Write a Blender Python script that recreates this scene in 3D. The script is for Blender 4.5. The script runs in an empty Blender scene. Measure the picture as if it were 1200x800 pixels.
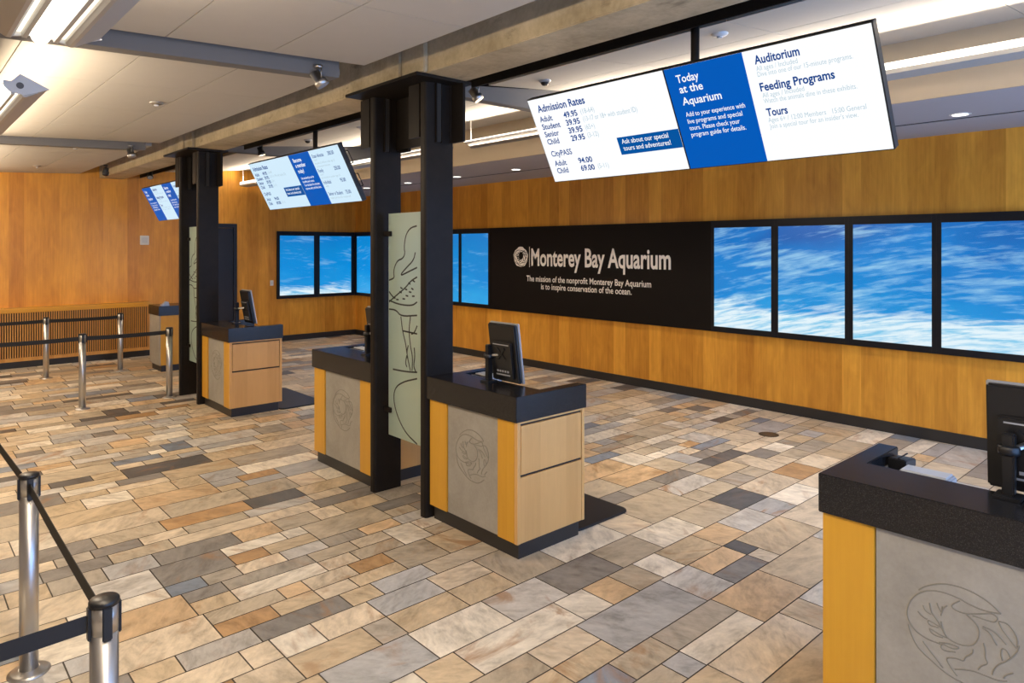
import bpy, bmesh, math, random
from mathutils import Vector, Matrix
C = bpy.context.scene.collection
SC = bpy.context.scene
R = random.Random(7)

# ------------------------------------------------------------------ camera
cd = bpy.data.cameras.new('camera'); cam = bpy.data.objects.new('camera', cd); C.objects.link(cam)
cd.sensor_width = 36; cd.lens = 36 * 810 / 1200; cd.shift_y = -110 / 1200
cam.location = (0, 0, 1.95); cam.rotation_euler = (math.pi / 2, 0, -math.atan2(.672, .7405))
cd.clip_start = .05
SC.camera = cam
SC.view_settings.view_transform = 'Standard'; SC.view_settings.look = 'None'
SC.view_settings.exposure = 0.0; SC.view_settings.gamma = 1; SC.view_settings.use_curve_mapping = False
# ------------------------------------------------------------------ blue daylight through the unseen near end, left open to admit it
W = bpy.data.worlds.new('daylight'); SC.world = W; W.use_nodes = True
bg = W.node_tree.nodes['Background']; bg.inputs[0].default_value = (.40, .72, 1.40, 1); bg.inputs[1].default_value = 2.9
# ------------------------------------------------------------------ lamp powers
P_LEFT_DOWN, P_LEFT_UP, P_COVE, P_DOWNLIGHT, P_TRACK = 84, 48, 92, 54, 320
WARM = (1, .82, .61); NEUTRAL = (1, .86, .70)

def area(name, loc, rot, sx, sy, power, col, spread=180):
    l = bpy.data.lights.new(name, 'AREA'); l.shape = 'RECTANGLE'; l.size = sx; l.size_y = sy
    l.energy = power; l.color = col; l.spread = math.radians(spread)
    o = bpy.data.objects.new(name, l); C.objects.link(o); o.location = loc; o.rotation_euler = rot
    return o
def spot(name, loc, target, power, col, angle, blend=.6, rad=.04):
    l = bpy.data.lights.new(name, 'SPOT'); l.energy = power; l.color = col; l.spot_size = math.radians(angle)
    l.spot_blend = blend; l.shadow_soft_size = rad
    o = bpy.data.objects.new(name, l); C.objects.link(o); o.location = loc
    d = Vector(target) - Vector(loc); o.rotation_euler = d.to_track_quat('-Z', 'Y').to_euler()
    return o

# ------------------------------------------------------------------ materials
def lin(r, g, b):
    f = lambda c: ((c / 255 + .055) / 1.055) ** 2.4 if c > 10 else c / 255 / 12.92
    return (f(r), f(g), f(b), 1)
class NT:
    def __init__(s, name):
        s.m = bpy.data.materials.new(name); s.m.use_nodes = True; s.t = s.m.node_tree
        s.n = s.t.nodes; s.b = s.n['Principled BSDF']
    def N(s, kind, **kw):
        n = s.n.new('ShaderNode' + kind)
        for k, v in kw.items():
            if k in n.inputs: s.set(n, k, v)
            else: setattr(n, k, v)
        return n
    def set(s, n, k, v):
        if hasattr(v, 'is_output'): s.t.links.new(v, n.inputs[k])
        else: n.inputs[k].default_value = v
    def B(s, **kw):
        for k, v in kw.items(): s.set(s.b, k.replace('_', ' '), v)
    def math(s, op, a, b=0.0):
        n = s.N('Math', operation=op); s.set(n, 0, a); s.set(n, 1, b); return n.outputs[0]
    def mix(s, f, a, b, mode='MIX'):
        n = s.N('Mix', data_type='RGBA', blend_type=mode); s.set(n, 0, f); s.set(n, 6, a); s.set(n, 7, b); return n.outputs[2]
    def ramp(s, f, stops):
        n = s.N('ValToRGB'); e = n.color_ramp.elements
        while len(e) < len(stops): e.new(.5)
        for x, (p, c) in zip(e, stops): x.position = p; x.color = c if len(c) == 4 else (*c, 1)
        s.set(n, 0, f); return n.outputs[0]
    def noise(s, vec, scale, detail=3, rough=.5, dist=0.0):
        n = s.N('TexNoise'); s.set(n, 'Scale', scale); s.set(n, 'Detail', detail); s.set(n, 'Roughness', rough); s.set(n, 'Distortion', dist)
        if vec is not None: s.set(n, 'Vector', vec)
        return n.outputs['Fac']
    def obj(s): return s.N('TexCoord').outputs['Object']
    def comb(s, x, y, z):
        n = s.N('CombineXYZ'); s.set(n, 0, x); s.set(n, 1, y); s.set(n, 2, z); return n.outputs[0]
    def sep(s, v):
        n = s.N('SeparateXYZ'); s.set(n, 0, v); return n.outputs
    def bump(s, h, strength, dist=.01):
        n = s.N('Bump'); s.set(n, 'Height', h); s.set(n, 'Strength', strength); s.set(n, 'Distance', dist)
        s.t.links.new(n.outputs[0], s.b.inputs['Normal'])
def plain(name, col, rough=.5, metal=0.0, noise=0.0, spec=.5):
    k = NT(name); k.B(Roughness=rough, Metallic=metal); k.b.inputs['Specular IOR Level'].default_value = spec
    c = (*col[:3], 1)
    if noise:
        f = k.noise(k.obj(), 9, 5, .6)
        k.B(Base_Color=k.mix(f, tuple(x * (1 - noise) for x in c[:3]) + (1,), tuple(min(1, x * (1 + noise)) for x in c[:3]) + (1,)))
    else: k.B(Base_Color=c)
    return k.m
def emit(name, col, strength):
    k = NT(name); k.B(Base_Color=(0, 0, 0, 1), Roughness=.4); k.b.inputs['Emission Color'].default_value = (*col[:3], 1)
    k.b.inputs['Emission Strength'].default_value = strength; k.b.inputs['Specular IOR Level'].default_value = .05; return k.m
def wood(name, base, planks=3.2, contrast=.2, vertical=True, rough=.33):
    k = NT(name); o = k.sep(k.obj()); u = k.math('ADD', o[0], o[1]); z = o[2]
    if not vertical: u, z = z, u
    v = k.N('TexVoronoi', voronoi_dimensions='1D'); k.set(v, 'W', u); k.set(v, 'Scale', planks); k.set(v, 'Randomness', .75)
    tone = k.sep(v.outputs['Color'])[0]
    g = k.noise(k.comb(k.math('MULTIPLY', u, 38), k.math('MULTIPLY', z, 1.6), k.math('MULTIPLY', tone, 40)), 1.0, 4, .6, .3)
    blot = k.noise(k.comb(k.math('MULTIPLY', u, 7), k.math('MULTIPLY', z, 2.2), k.math('MULTIPLY', tone, 30)), 1.0, 4, .55, .8)
    f = k.math('ADD', k.math('MULTIPLY', tone, .30), k.math('ADD', k.math('MULTIPLY', g, .42), k.math('MULTIPLY', blot, .45)))
    lo = tuple(x * (1 - contrast * (1 + .35 * i)) for i, x in enumerate(base)); hi = tuple(min(1, x * (1 + contrast * (.8 + .35 * i))) for i, x in enumerate(base))
    k.B(Base_Color=k.ramp(f, [(.25, lo), (.88, hi)]), Roughness=rough); k.b.inputs['Specular IOR Level'].default_value = .35
    k.bump(g, .03, .002)
    return k.m
def concrete(name, a, b, scale=3, pits=True, rough=.75):
    k = NT(name); o = k.obj()
    f = k.noise(o, scale, 8, .62, .3); f2 = k.noise(o, scale * 14, 4, .6)
    col = k.ramp(k.math('ADD', k.math('MULTIPLY', f, .75), k.math('MULTIPLY', f2, .25)), [(.32, a), (.68, b)])
    if pits:
        d = k.noise(k.N('Mapping', Vector=o, Scale=(1, .4, 1)).outputs[0], scale * 2.6, 6, .7)
        col = k.mix(k.ramp(d, [(.60, (0, 0, 0)), (.72, (.75, .75, .75))]), col, tuple(x * .35 for x in a[:3]) + (1,))
    k.B(Base_Color=col, Roughness=rough); k.bump(f2, .25 if pits else .08, .006)
    return k.m
def granite():
    k = NT('black_granite'); o = k.obj()
    v = k.N('TexVoronoi'); k.set(v, 'Vector', o); k.set(v, 'Scale', 520)
    f = k.sep(v.outputs['Color'])[0]
    k.B(Base_Color=k.ramp(f, [(.0, (.010, .010, .012)), (.84, (.013, .012, .0125)), (.92, (.032, .030, .029)), (1, (.055, .05, .047))]), Roughness=.2); k.b.inputs['Specular IOR Level'].default_value = .42
    return k.m
def slate():
    k = NT('slate_tiles'); o = k.obj()
    a = k.N('Attribute', attribute_name='tile'); base = a.outputs['Color']; seed = k.N('Attribute', attribute_name='seed').outputs['Fac']
    off = k.N('VectorMath', operation='ADD'); k.set(off, 0, o)
    k.set(off, 1, k.comb(k.math('MULTIPLY', seed, 91), k.math('MULTIPLY', seed, 57), k.math('MULTIPLY', seed, 23)))
    rot = k.N('VectorRotate', rotation_type='Z_AXIS'); k.set(rot, 'Vector', off.outputs[0]); k.set(rot, 'Angle', k.math('MULTIPLY', seed, 6.0))
    st = k.N('Mapping', Scale=(1, 1.9, 1)); k.set(st, 'Vector', rot.outputs[0])
    n1 = k.noise(st.outputs[0], 3.2, 7, .62, .8); n2 = k.noise(st.outputs[0], 12, 6, .65, .4); n3 = k.noise(st.outputs[0], 1.7, 6, .6, 1.6)
    f = k.math('ADD', k.math('MULTIPLY', n1, .6), k.math('MULTIPLY', n2, .4))
    c = k.mix(1.0, base, k.ramp(f, [(.28, (.48, .46, .43)), (.5, (1, 1, 1)), (.70, (1.35, 1.35, 1.35))]), 'MULTIPLY')
    rust = k.math('MULTIPLY', k.ramp(n3, [(.56, (0, 0, 0)), (.68, (1, 1, 1))]), k.math('MULTIPLY', k.math('FRACT', k.math('MULTIPLY', seed, 7.31)), .75))
    c = k.mix(rust, c, (.36, .17, .055, 1))
    k.B(Base_Color=c, Roughness=k.math('ADD', .30, k.math('MULTIPLY', n2, .22))); k.b.inputs['Specular IOR Level'].default_value = .45
    k.bump(f, .22, .006)
    return k.m
def ocean(name, seed, foam, wisp, along, calm=0.0):
    """moving-water picture on the displays: blue water, streaks, foam along the bottom"""
    k = NT(name); p = k.sep(k.N('NewGeometry').outputs['Position']); u = p[1] if along == 'y' else p[0]; z = p[2]
    su = k.math('ADD', u, seed)
    sl = k.math('ADD', z, k.math('MULTIPLY', k.math('SINE', k.math('MULTIPLY', su, .9)), .10))
    st = k.noise(k.comb(k.math('MULTIPLY', su, 1.1), k.math('MULTIPLY', sl, 5.5), seed), 1.0, 6, .6, .45)
    fine = k.noise(k.comb(k.math('MULTIPLY', su, 2.6), k.math('ADD', k.math('MULTIPLY', sl, 22.0), k.math('MULTIPLY', su, 3.0)), seed + 3), 1.0, 5, .6, .35)
    big = k.noise(k.comb(k.math('MULTIPLY', su, .8), k.math('MULTIPLY', sl, 1.6), seed + 9), 1.0, 3, .5)
    g = k.math('MULTIPLY', k.math('SUBTRACT', z, .95), .8)
    g2 = k.math('ADD', g, k.math('MULTIPLY', k.math('SUBTRACT', big, .5), .9))
    base = k.ramp(g2, [(0.0, lin(40, 160, 225)), (.40, lin(0, 136, 214)), (.75, lin(2, 122 + 10 * calm, 206)), (1.0, lin(6, 88 + 36 * calm, 172 + 30 * calm))])
    c = k.mix(k.ramp(k.math('ADD', k.math('MULTIPLY', st, .58), k.math('MULTIPLY', fine, .42)), [(.47 + .06 * calm, (0, 0, 0)), (.64 + .06 * calm, (wisp, wisp, wisp))]), base, lin(165, 215, 240))
    fo = k.math('SUBTRACT', k.math('ADD', k.math('MULTIPLY', st, .75), k.math('MULTIPLY', fine, .55)), k.math('MULTIPLY', k.math('SUBTRACT', z, foam), 2.2))
    c = k.mix(k.ramp(fo, [(.62, (0, 0, 0)), (.95, (1, 1, 1))]), c, k.ramp(fine, [(.36, lin(125, 200, 235)), (.56, lin(225, 242, 250))]))
    k.B(Base_Color=(.01, .01, .01, 1), Roughness=.25, Emission_Color=c); k.b.inputs['Emission Strength'].default_value = 1.0
    return k.m

WOOD = (.70, .310, .036)
M = dict(
    wall=wood('wall_veneer', WOOD, 4.6, .36), ledge=wood('ledge_veneer', (.68, .34, .035), 2, .12, False),
    slat=wood('slat_wood', (.62, .31, .085), 9, .2), kiosk=wood('kiosk_maple', (.70, .36, .035), 6, .10), drawer=wood('daylit_maple', (.72, .41, .145), 8, .10),  # side-face copy of the maple is paler, bluish daylight put into its colour
    panel=concrete('cast_concrete', (.30, .28, .235), (.42, .395, .34), 4, False, .7),
    groove_shade=plain('engraved_line_shade', (.25, .235, .19), .8), beam=concrete('raw_concrete', (.30, .24, .145), (.60, .50, .33), 2.2),
    granite=granite(), steel=plain('blackened_steel', (.018, .0145, .012), .42, .0, .35, .12), bright=plain('brushed_steel', (.58, .57, .56), .36, 1),
    plastic=plain('black_plastic', (.010, .010, .011), .38), rubber=plain('black_rubber', (.012, .013, .017), .42),
    plinth=plain('dark_plinth', (.020, .018, .017), .4), silver=plain('silver_plastic', (.45, .46, .48), .35, .3), tray=plain('pale_grey_plastic', (.62, .64, .66), .4),
    ceil=plain('ceiling_paint', (.50, .465, .405), .85, 0, .03), void=plain('dark_void', (.03, .027, .024), .9), greyp=plain('grey_paint', (.17, .16, .15), .7),
    fascia=plain('beige_paint', (.50, .41, .29), .8, 0, .03), soffit=plain('soffit_paint', (.42, .40, .41), .8), metal=plain('grey_metal', (.50, .485, .45), .45, .3),
    darkmetal=plain('brown_metal', (.20, .175, .15), .5, .2), white=plain('white_plastic', (.75, .75, .73), .5), black=plain('matt_black_panel', (.009, .007, .006), .5, .0, 0, .12),
    bezel=plain('black_bezel', (.010, .011, .014), .32, .0, 0, .25), slate=slate(), grout=plain('dark_grout', (.085, .072, .055), .9), belt=plain('black_webbing', (.012, .012, .014), .7),
    letter=plain('cream_lettering', (.92, .86, .76), .55), door=plain('black_door', (.013, .013, .016), .3),
    tube=emit('lit_tube', (1, .93, .82), 5.0), slot=emit('lit_slot', (1, .88, .70), 2.2), lens=emit('lit_lens', (1, .95, .86), 3.5), cove=emit('lit_diffuser', (1, .93, .82), 2.2),
    spotlens=emit('lit_spot_lens', (1, .85, .6), 3), scr=emit('screen_white', (.96, .98, 1), 1.04), scr2=emit('screen_cool_white', (.66, .86, 1), .98),
    blue=emit('screen_blue', lin(0, 90, 186), 1), navy=emit('screen_navy', lin(4, 66, 140), 1), boxblue=emit('screen_box_blue', lin(0, 84, 160), 1), pale=emit('screen_grey', lin(176, 200, 212), 1),
    ink=emit('screen_white_text', (.95, .97, 1), 1), oa=ocean('ocean_right', 3.0, 1.30, .8, 'y', .15), ob=ocean('ocean_left', 21.0, .86, .5, 'y', 1.0), oc=ocean('ocean_far', 40.0, 1.14, .5, 'x', 1.0))
def glassm():
    k = NT('frosted_glass'); k.B(Base_Color=(.70, .84, .74, 1), Roughness=.4, IOR=1.3)
    k.b.inputs['Transmission Weight'].default_value = .62; return k.m
M['glass'] = glassm(); M['etch'] = plain('etched_line', (.03, .035, .03), .4)

# ------------------------------------------------------------------ mesh helpers
def bx(bm, x0, x1, y0, y1, z0, z1, mat=None):
    vs = [bm.verts.new(p) for p in ((x0, y0, z0), (x1, y0, z0), (x1, y1, z0), (x0, y1, z0), (x0, y0, z1), (x1, y0, z1), (x1, y1, z1), (x0, y1, z1))]
    for f in ((3, 2, 1, 0), (4, 5, 6, 7), (0, 1, 5, 4), (1, 2, 6, 5), (2, 3, 7, 6), (3, 0, 4, 7)):
        q = bm.faces.new([vs[i] for i in f])
        if mat: q.material_index = mat
    return vs
def prism(bm, poly, z0, z1, M4=None):
    """polygon in local XY, extruded along local Z, optional transform"""
    T = M4 or Matrix(); n = len(poly)
    a = [bm.verts.new(T @ Vector((x, y, z0))) for x, y in poly]; b = [bm.verts.new(T @ Vector((x, y, z1))) for x, y in poly]
    bm.faces.new(a[::-1]); bm.faces.new(b)
    for i in range(n): bm.faces.new((a[i], a[(i + 1) % n], b[(i + 1) % n], b[i]))
def lathe(bm, prof, seg=24, T=None, smooth=True):
    T = T or Matrix(); rings = []
    for r, z in prof:
        rings.append([bm.verts.new(T @ Vector((r * math.cos(2 * math.pi * i / seg), r * math.sin(2 * math.pi * i / seg), z))) for i in range(seg)])
    for a, b in zip(rings, rings[1:]):
        for i in range(seg):
            f = bm.faces.new((a[i], a[(i + 1) % seg], b[(i + 1) % seg], b[i])); f.smooth = smooth
    bm.faces.new(rings[0][::-1]); bm.faces.new(rings[-1])
def tube(bm, pts, r, seg=8):
    pts = [Vector(p) for p in pts]; rings = []
    for i, p in enumerate(pts):
        d = (pts[min(i + 1, len(pts) - 1)] - pts[max(i - 1, 0)]).normalized()
        s = d.orthogonal().normalized(); t = d.cross(s)
        rings.append([bm.verts.new(p + r * (math.cos(2 * math.pi * j / seg) * s + math.sin(2 * math.pi * j / seg) * t)) for j in range(seg)])
    for a, b in zip(rings, rings[1:]):
        # match start vertex to limit twisting
        k = min(range(seg), key=lambda q: (a[0].co - b[q].co).length)
        for j in range(seg):
            f = bm.faces.new((a[j], a[(j + 1) % seg], b[(j + 1 + k) % seg], b[(j + k) % seg])); f.smooth = True
    bm.faces.new(rings[0][::-1]); bm.faces.new(rings[-1])
def smooth_line(pts, n=3):
    for _ in range(n):
        q = [pts[0]]
        for a, b in zip(pts, pts[1:]):
            q += [tuple(.75 * x + .25 * y for x, y in zip(a, b)), tuple(.25 * x + .75 * y for x, y in zip(a, b))]
        pts = q + [pts[-1]]
    return pts
def obj(name, bm, mat, parent=None, bevel=0, label=None):
    bmesh.ops.recalc_face_normals(bm, faces=bm.faces[:])
    if bevel:
        ed = [e for e in bm.edges if len(e.link_faces) == 2 and e.calc_face_angle(0) > .6]
        bmesh.ops.bevel(bm, geom=ed, offset=bevel, segments=2, affect='EDGES', clamp_overlap=True)
    me = bpy.data.meshes.new(name); bm.to_mesh(me); bm.free()
    for m in (mat if isinstance(mat, (list, tuple)) else [mat]): me.materials.append(m)
    o = bpy.data.objects.new(name, me); C.objects.link(o)
    if parent: o.parent = parent
    if label: o['label'] = label
    return o
def box(name, dims, mat, parent=None, bevel=0, label=None):
    bm = bmesh.new(); bx(bm, *dims); return obj(name, bm, mat, parent, bevel, label)
def thing(name, label, cat, loc=(0, 0, 0), rot=(0, 0, 0), group=None):
    o = bpy.data.objects.new(name, None); C.objects.link(o); o.empty_display_size = .1
    o.location = loc; o.rotation_euler = rot; return tag(o, label, cat, group)
def tag(o, label, cat, group=None, kind=None):
    o['label'] = label; o['category'] = cat
    if group: o['group'] = group
    if kind: o['kind'] = kind
    return o
def struct(o, label, cat): return tag(o, label, cat, None, 'structure')
def dup(root, loc, label, group=None):
    r = root.copy(); C.objects.link(r); r.location = loc; r['label'] = label
    if group: r['group'] = group
    for ch in root.children:
        c = ch.copy(); C.objects.link(c); c.parent = r
        for g in ch.children:
            d = g.copy(); C.objects.link(d); d.parent = c
    return r
def frame(origin, ex, ey):
    ex = Vector(ex).normalized(); ey = Vector(ey).normalized(); ez = ex.cross(ey)
    return Matrix(((ex.x, ey.x, ez.x, origin[0]), (ex.y, ey.y, ez.y, origin[1]), (ex.z, ey.z, ez.z, origin[2]), (0, 0, 0, 1)))
_tc = {}
def glyphs(txt, bold):
    if (txt, bold) in _tc: return _tc[(txt, bold)]
    cu = bpy.data.curves.new('lettering', 'FONT'); cu.body = txt; cu.size = 1; cu.offset = bold; cu.resolution_u = 3
    o = bpy.data.objects.new('lettering', cu); C.objects.link(o)
    dg = bpy.context.evaluated_depsgraph_get(); me = bpy.data.meshes.new_from_object(o.evaluated_get(dg))
    v = [x.co.copy() for x in me.vertices]; f = [tuple(p.vertices) for p in me.polygons]
    bpy.data.objects.remove(o); bpy.data.curves.remove(cu); bpy.data.meshes.remove(me)
    _tc[(txt, bold)] = (v, f); return v, f
CAP = None
def write(bm, T, txt, u0, u1, v, cap, bold=0.0, w=0.0):
    """letters fitted between u0 and u1 on baseline v with capital height cap, in the plane of T"""
    global CAP
    if CAP is None: CAP = max(p.y for p in glyphs('H', 0)[0])
    vs, fs = glyphs(txt, bold); x0 = min(p.x for p in vs); x1 = max(p.x for p in vs); s = cap / CAP
    nv = [bm.verts.new(T @ Vector((u0 + (p.x - x0) / (x1 - x0) * (u1 - u0), v + p.y * s, w))) for p in vs]
    for f in fs:
        try: bm.faces.new([nv[i] for i in f])
        except ValueError: pass
def ribbon(bm, T, pts, width, w=0.0, taper=True):
    pts = smooth_line(pts, 2); n = len(pts); L = []; Rr = []
    for i, (x, y) in enumerate(pts):
        ax, ay = pts[max(i - 1, 0)]; bx_, by = pts[min(i + 1, n - 1)]; dx, dy = bx_ - ax, by - ay; d = math.hypot(dx, dy) or 1
        h = width / 2 * ((.35 + .65 * math.sin(math.pi * (i + .5) / n)) if taper else 1)
        L.append(bm.verts.new(T @ Vector((x - dy / d * h, y + dx / d * h, w)))); Rr.append(bm.verts.new(T @ Vector((x + dy / d * h, y - dx / d * h, w))))
    for i in range(n - 1): bm.faces.new((L[i], Rr[i], Rr[i + 1], L[i + 1]))
def quad(bm, T, u0, u1, v0, v1, w=0.0):
    bm.faces.new([bm.verts.new(T @ Vector(p)) for p in ((u0, v0, w), (u1, v0, w), (u1, v1, w), (u0, v1, w))])

EMBLEM = [[(-0.79, 0.64), (-0.66, 0.77), (-0.47, 0.88), (-0.29, 0.96), (-0.06, 0.99), (0.16, 0.98), (0.35, 0.93), (0.54, 0.85), (0.71, 0.71)], [(-0.01, 0.74), (-0.19, 0.76), (-0.37, 0.76), (-0.55, 0.72), (-0.71, 0.64), (-0.87, 0.48), (-0.98, 0.29), (-1.03, 0.07), (-1.0, -0.1), (-0.9, -0.24), (-0.77, -0.32), (-0.58, -0.37), (-0.37, -0.36)], [(-1.0, -0.19), (-0.96, -0.35), (-0.85, -0.58), (-0.69, -0.71), (-0.5, -0.81), (-0.32, -0.92), (-0.14, -0.98), (0.04, -1.0), (0.26, -1.01), (0.5, -0.93), (0.73, -0.76)], [(-0.01, 0.7), (-0.14, 0.58), (-0.17, 0.51), (-0.06, 0.46), (0.11, 0.47), (0.33, 0.55), (0.5, 0.64), (0.59, 0.65), (0.67, 0.6), (0.62, 0.5), (0.52, 0.48), (0.35, 0.48), (0.22, 0.47)], [(-0.01, 0.74), (0.16, 0.69), (0.35, 0.66), (0.54, 0.67), (0.71, 0.71)], [(0.11, 0.46), (0.23, 0.38), (0.32, 0.3), (0.35, 0.1), (0.26, -0.12), (0.06, -0.22), (-0.09, -0.22), (-0.25, -0.18), (-0.33, -0.01), (-0.36, 0.13)], [(-0.25, -0.18), (-0.34, -0.03), (-0.4, 0.08), (-0.47, 0.17), (-0.54, 0.23), (-0.58, 0.44)], [(-0.34, -0.01), (-0.55, 0.05), (-0.62, 0.05), (-0.59, -0.04), (-0.4, -0.03)], [(-0.25, -0.18), (-0.42, -0.16), (-0.57, -0.1), (-0.58, -0.15), (-0.5, -0.22), (-0.32, -0.21)], [(-0.71, 0.34), (-0.66, 0.23), (-0.55, 0.2)], [(-0.81, 0.17), (-0.71, 0.08), (-0.62, 0.07)], [(-0.44, 0.49), (-0.4, 0.38), (-0.34, 0.31), (-0.33, 0.46)], [(-0.24, 0.51), (-0.32, 0.41), (-0.36, 0.25)], [(-0.4, -0.34), (-0.22, -0.28), (-0.01, -0.28), (-0.06, -0.34), (-0.19, -0.37), (-0.34, -0.33), (-0.37, -0.45), (-0.27, -0.47), (-0.09, -0.41)], [(0.67, 0.54), (0.72, 0.41), (0.82, 0.3), (0.91, 0.19), (0.97, 0.12)], [(0.67, 0.54), (0.82, 0.56), (0.93, 0.45), (1.0, 0.29), (0.98, 0.15)], [(0.4, 0.29), (0.52, 0.26), (0.58, 0.14), (0.64, 0.04)], [(0.4, 0.33), (0.59, 0.31), (0.73, 0.2), (0.8, 0.12)], [(0.41, -0.01), (0.45, -0.14), (0.44, -0.31), (0.5, -0.4), (0.38, -0.49), (0.32, -0.6)], [(0.23, -0.22), (0.22, -0.32), (0.08, -0.45), (0.07, -0.54), (-0.09, -0.54), (-0.28, -0.61), (-0.19, -0.76), (-0.06, -0.91)], [(0.74, -0.23), (0.71, -0.11), (0.73, 0.03), (0.82, -0.0), (0.87, -0.12)], [(1.02, 0.19), (0.97, 0.0), (0.82, -0.2), (0.66, -0.35), (0.59, -0.49), (0.57, -0.59)], [(-0.1, -0.78), (0.06, -0.71), (0.26, -0.66), (0.47, -0.67), (0.64, -0.67), (0.82, -0.61)], [(0.76, -0.58), (0.78, -0.51), (0.92, -0.4)], [(-0.71, -0.44), (-0.61, -0.56), (-0.47, -0.7), (-0.32, -0.85)]]
ETCH = [[(-0.135, 2.114), (-0.049, 2.102), (0.016, 2.049), (0.039, 1.95), (0.025, 1.901), (0.061, 1.863), (0.129, 1.85), (0.174, 1.799), (0.188, 1.748), (0.174, 1.71), (0.254, 1.69)], [(-0.139, 1.8), (-0.027, 1.766), (0.106, 1.725), (0.016, 1.79), (-0.092, 1.853), (-0.114, 1.914)], [(0.254, 1.517), (0.151, 1.573), (0.016, 1.641), (-0.049, 1.693), (-0.139, 1.728)], [(0.254, 1.529), (0.106, 1.505), (-0.071, 1.506), (-0.139, 1.539)], [(0.254, 1.46), (0.151, 1.46), (0.083, 1.414), (-0.139, 1.438)], [(0.083, 1.414), (0.061, 1.304), (0.016, 1.21), (-0.006, 1.113), (-0.049, 1.008)], [(-0.049, 1.424), (-0.027, 1.312), (-0.049, 1.192), (-0.079, 1.122), (-0.071, 1.011)], [(0.061, 1.304), (-0.139, 1.298)], [(0.198, 0.988), (0.016, 0.992), (-0.139, 1.008)], [(-0.139, 0.96), (0.061, 0.907), (0.174, 0.84), (0.188, 0.737), (0.129, 0.621), (0.016, 0.518), (-0.139, 0.465)], [(0.106, 1.605), (0.07, 1.599)], [(0.016, 1.58), (-0.019, 1.577)], [(0.061, 1.553), (0.025, 1.552)], [(-0.027, 1.611), (-0.062, 1.608)], [(-0.071, 1.579), (-0.105, 1.581)], [(0.151, 1.543), (0.115, 1.542)], [(0.025, 1.629), (-0.006, 1.625)]] + [[(.0, 1.12), (.02, 1.06), (.0, 1.03)], [(-.02, 1.2), (.0, 1.15), (-.01, 1.1)], [(-.10, 1.19), (-.11, 1.12), (-.09, 1.05), (-.12, 1.01)], [(-.139, 1.36), (-.10, 1.30), (-.06, 1.29)], [(.254, 1.60), (.20, 1.56), (.16, 1.55)], [(.09, 1.64), (.06, 1.63)], [(-.02, 1.68), (-.05, 1.67)], [(-.06, 1.64), (-.09, 1.63)], [(-.08, 1.70), (-.11, 1.69)]]

XW, YW, YF = 7.85, 13.9, -1.6   # display wall, far wall, unseen near end left open for daylight
# ================================================================== SETTING
# floor: slate in rows along x, each tile its own face over a dark grout bed
PAL = [((.50, .39, .25), 18), ((.58, .48, .345), 18), ((.42, .35, .25), 16), ((.55, .385, .22), 8), ((.36, .315, .25), 13), ((.68, .61, .49), 11),
       ((.22, .20, .175), 7), ((.38, .37, .35), 10), ((.10, .095, .09), 5), ((.40, .24, .11), 2), ((.47, .44, .39), 10), ((.20, .23, .27), 3)]
cols = [c for c, w in PAL for _ in range(w)]
bm = bmesh.new(); lay = bm.loops.layers.float_color.new('tile'); lay2 = bm.loops.layers.float.new('seed')
def tile(x0, x1, y0, y1):
    g = .0035; z = 0
    f = bm.faces.new([bm.verts.new(p) for p in ((x0 + g, y0 + g, z), (x1 - g, y0 + g, z), (x1 - g, y1 - g, z), (x0 + g, y1 - g, z))])
    c = R.choice(cols); s = R.uniform(.9, 1.1); s *= 1.16; cc = (c[0] * s, c[1] * s, c[2] * s, R.random())
    for l in f.loops: l[lay] = cc; l[lay2] = cc[3]
y = YF
while y < YW:
    h = R.choice([.24, .28, .32, .36, .42] if y < 3.0 else [.15, .17, .20, .22, .26, .30]); h = min(h, YW - y); h = h if YW - y - h > .08 else YW - y
    x = -4.4 + R.uniform(0, .3)
    while x < XW:
        if h > .28 and R.random() < .35:
            L = R.choice([.55, .75]); L = min(L, XW - x); k = y + h * R.uniform(.45, .55)
            for a, b in ((y, k), (k, y + h)):
                xa = x
                while xa < x + L - 1e-4:
                    l2 = R.choice([.22, .3, .4]); l2 = l2 if x + L - xa - l2 > .15 else x + L - xa
                    tile(xa, xa + l2, a, b); xa += l2
        else:
            L = R.choice([.2, .28, .36, .42, .5, .6]) * (1.45 if h > .3 else 1.15 if h > .22 else 1); L = L if XW - x - L > .12 else XW - x
            tile(x, x + L, y, y + h)
        x += L
    y += h
nf = len(bm.faces)
bx(bm, -4.6, XW, YF, YW, -.12, -.004, 1)
struct(obj('floor', bm, [M['slate'], M['grout']]), 'multicoloured slate tile floor laid in rows of mixed widths', 'floor')

# walls
struct(box('wall_right', (XW, XW + .15, YF, YW + .15, 0, 3.9), M['wall']), 'long maple veneer wall carrying the display band', 'wall')
bm = bmesh.new(); bx(bm, -4.6, XW, YW, YW + .15, 0, 3.9)
struct(obj('wall_far', bm, M['wall']), 'far maple veneer end wall with vertical boards', 'wall')
struct(box('added_wall_left', (-4.75, -4.6, YF, YW + .15, 0, 3.6), plain('cream_plaster', (.62, .56, .46), .8)), 'plain cream side wall added out of view to shut out bluish daylight', 'wall')  # unseen wall added to keep blue sky light off the counter fronts
struct(box('added_wall_front', (-4.6, .7, YF - .15, YF, 0, 3.9), plain('cream_wall', (.62, .56, .46), .8)), 'plain cream wall added out of view to narrow the daylight opening', 'wall')  # unseen wall added to block daylight and keep the left side warm
struct(box('baseboard_right', (XW - .018, XW, YF, YW, 0, .115), M['plinth']), 'black baseboard along the display wall', 'baseboard')
struct(box('baseboard_far', (3.6, XW - .018, YW - .018, YW, 0, .115), M['plinth']), 'black baseboard along the far wall', 'baseboard')
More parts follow.
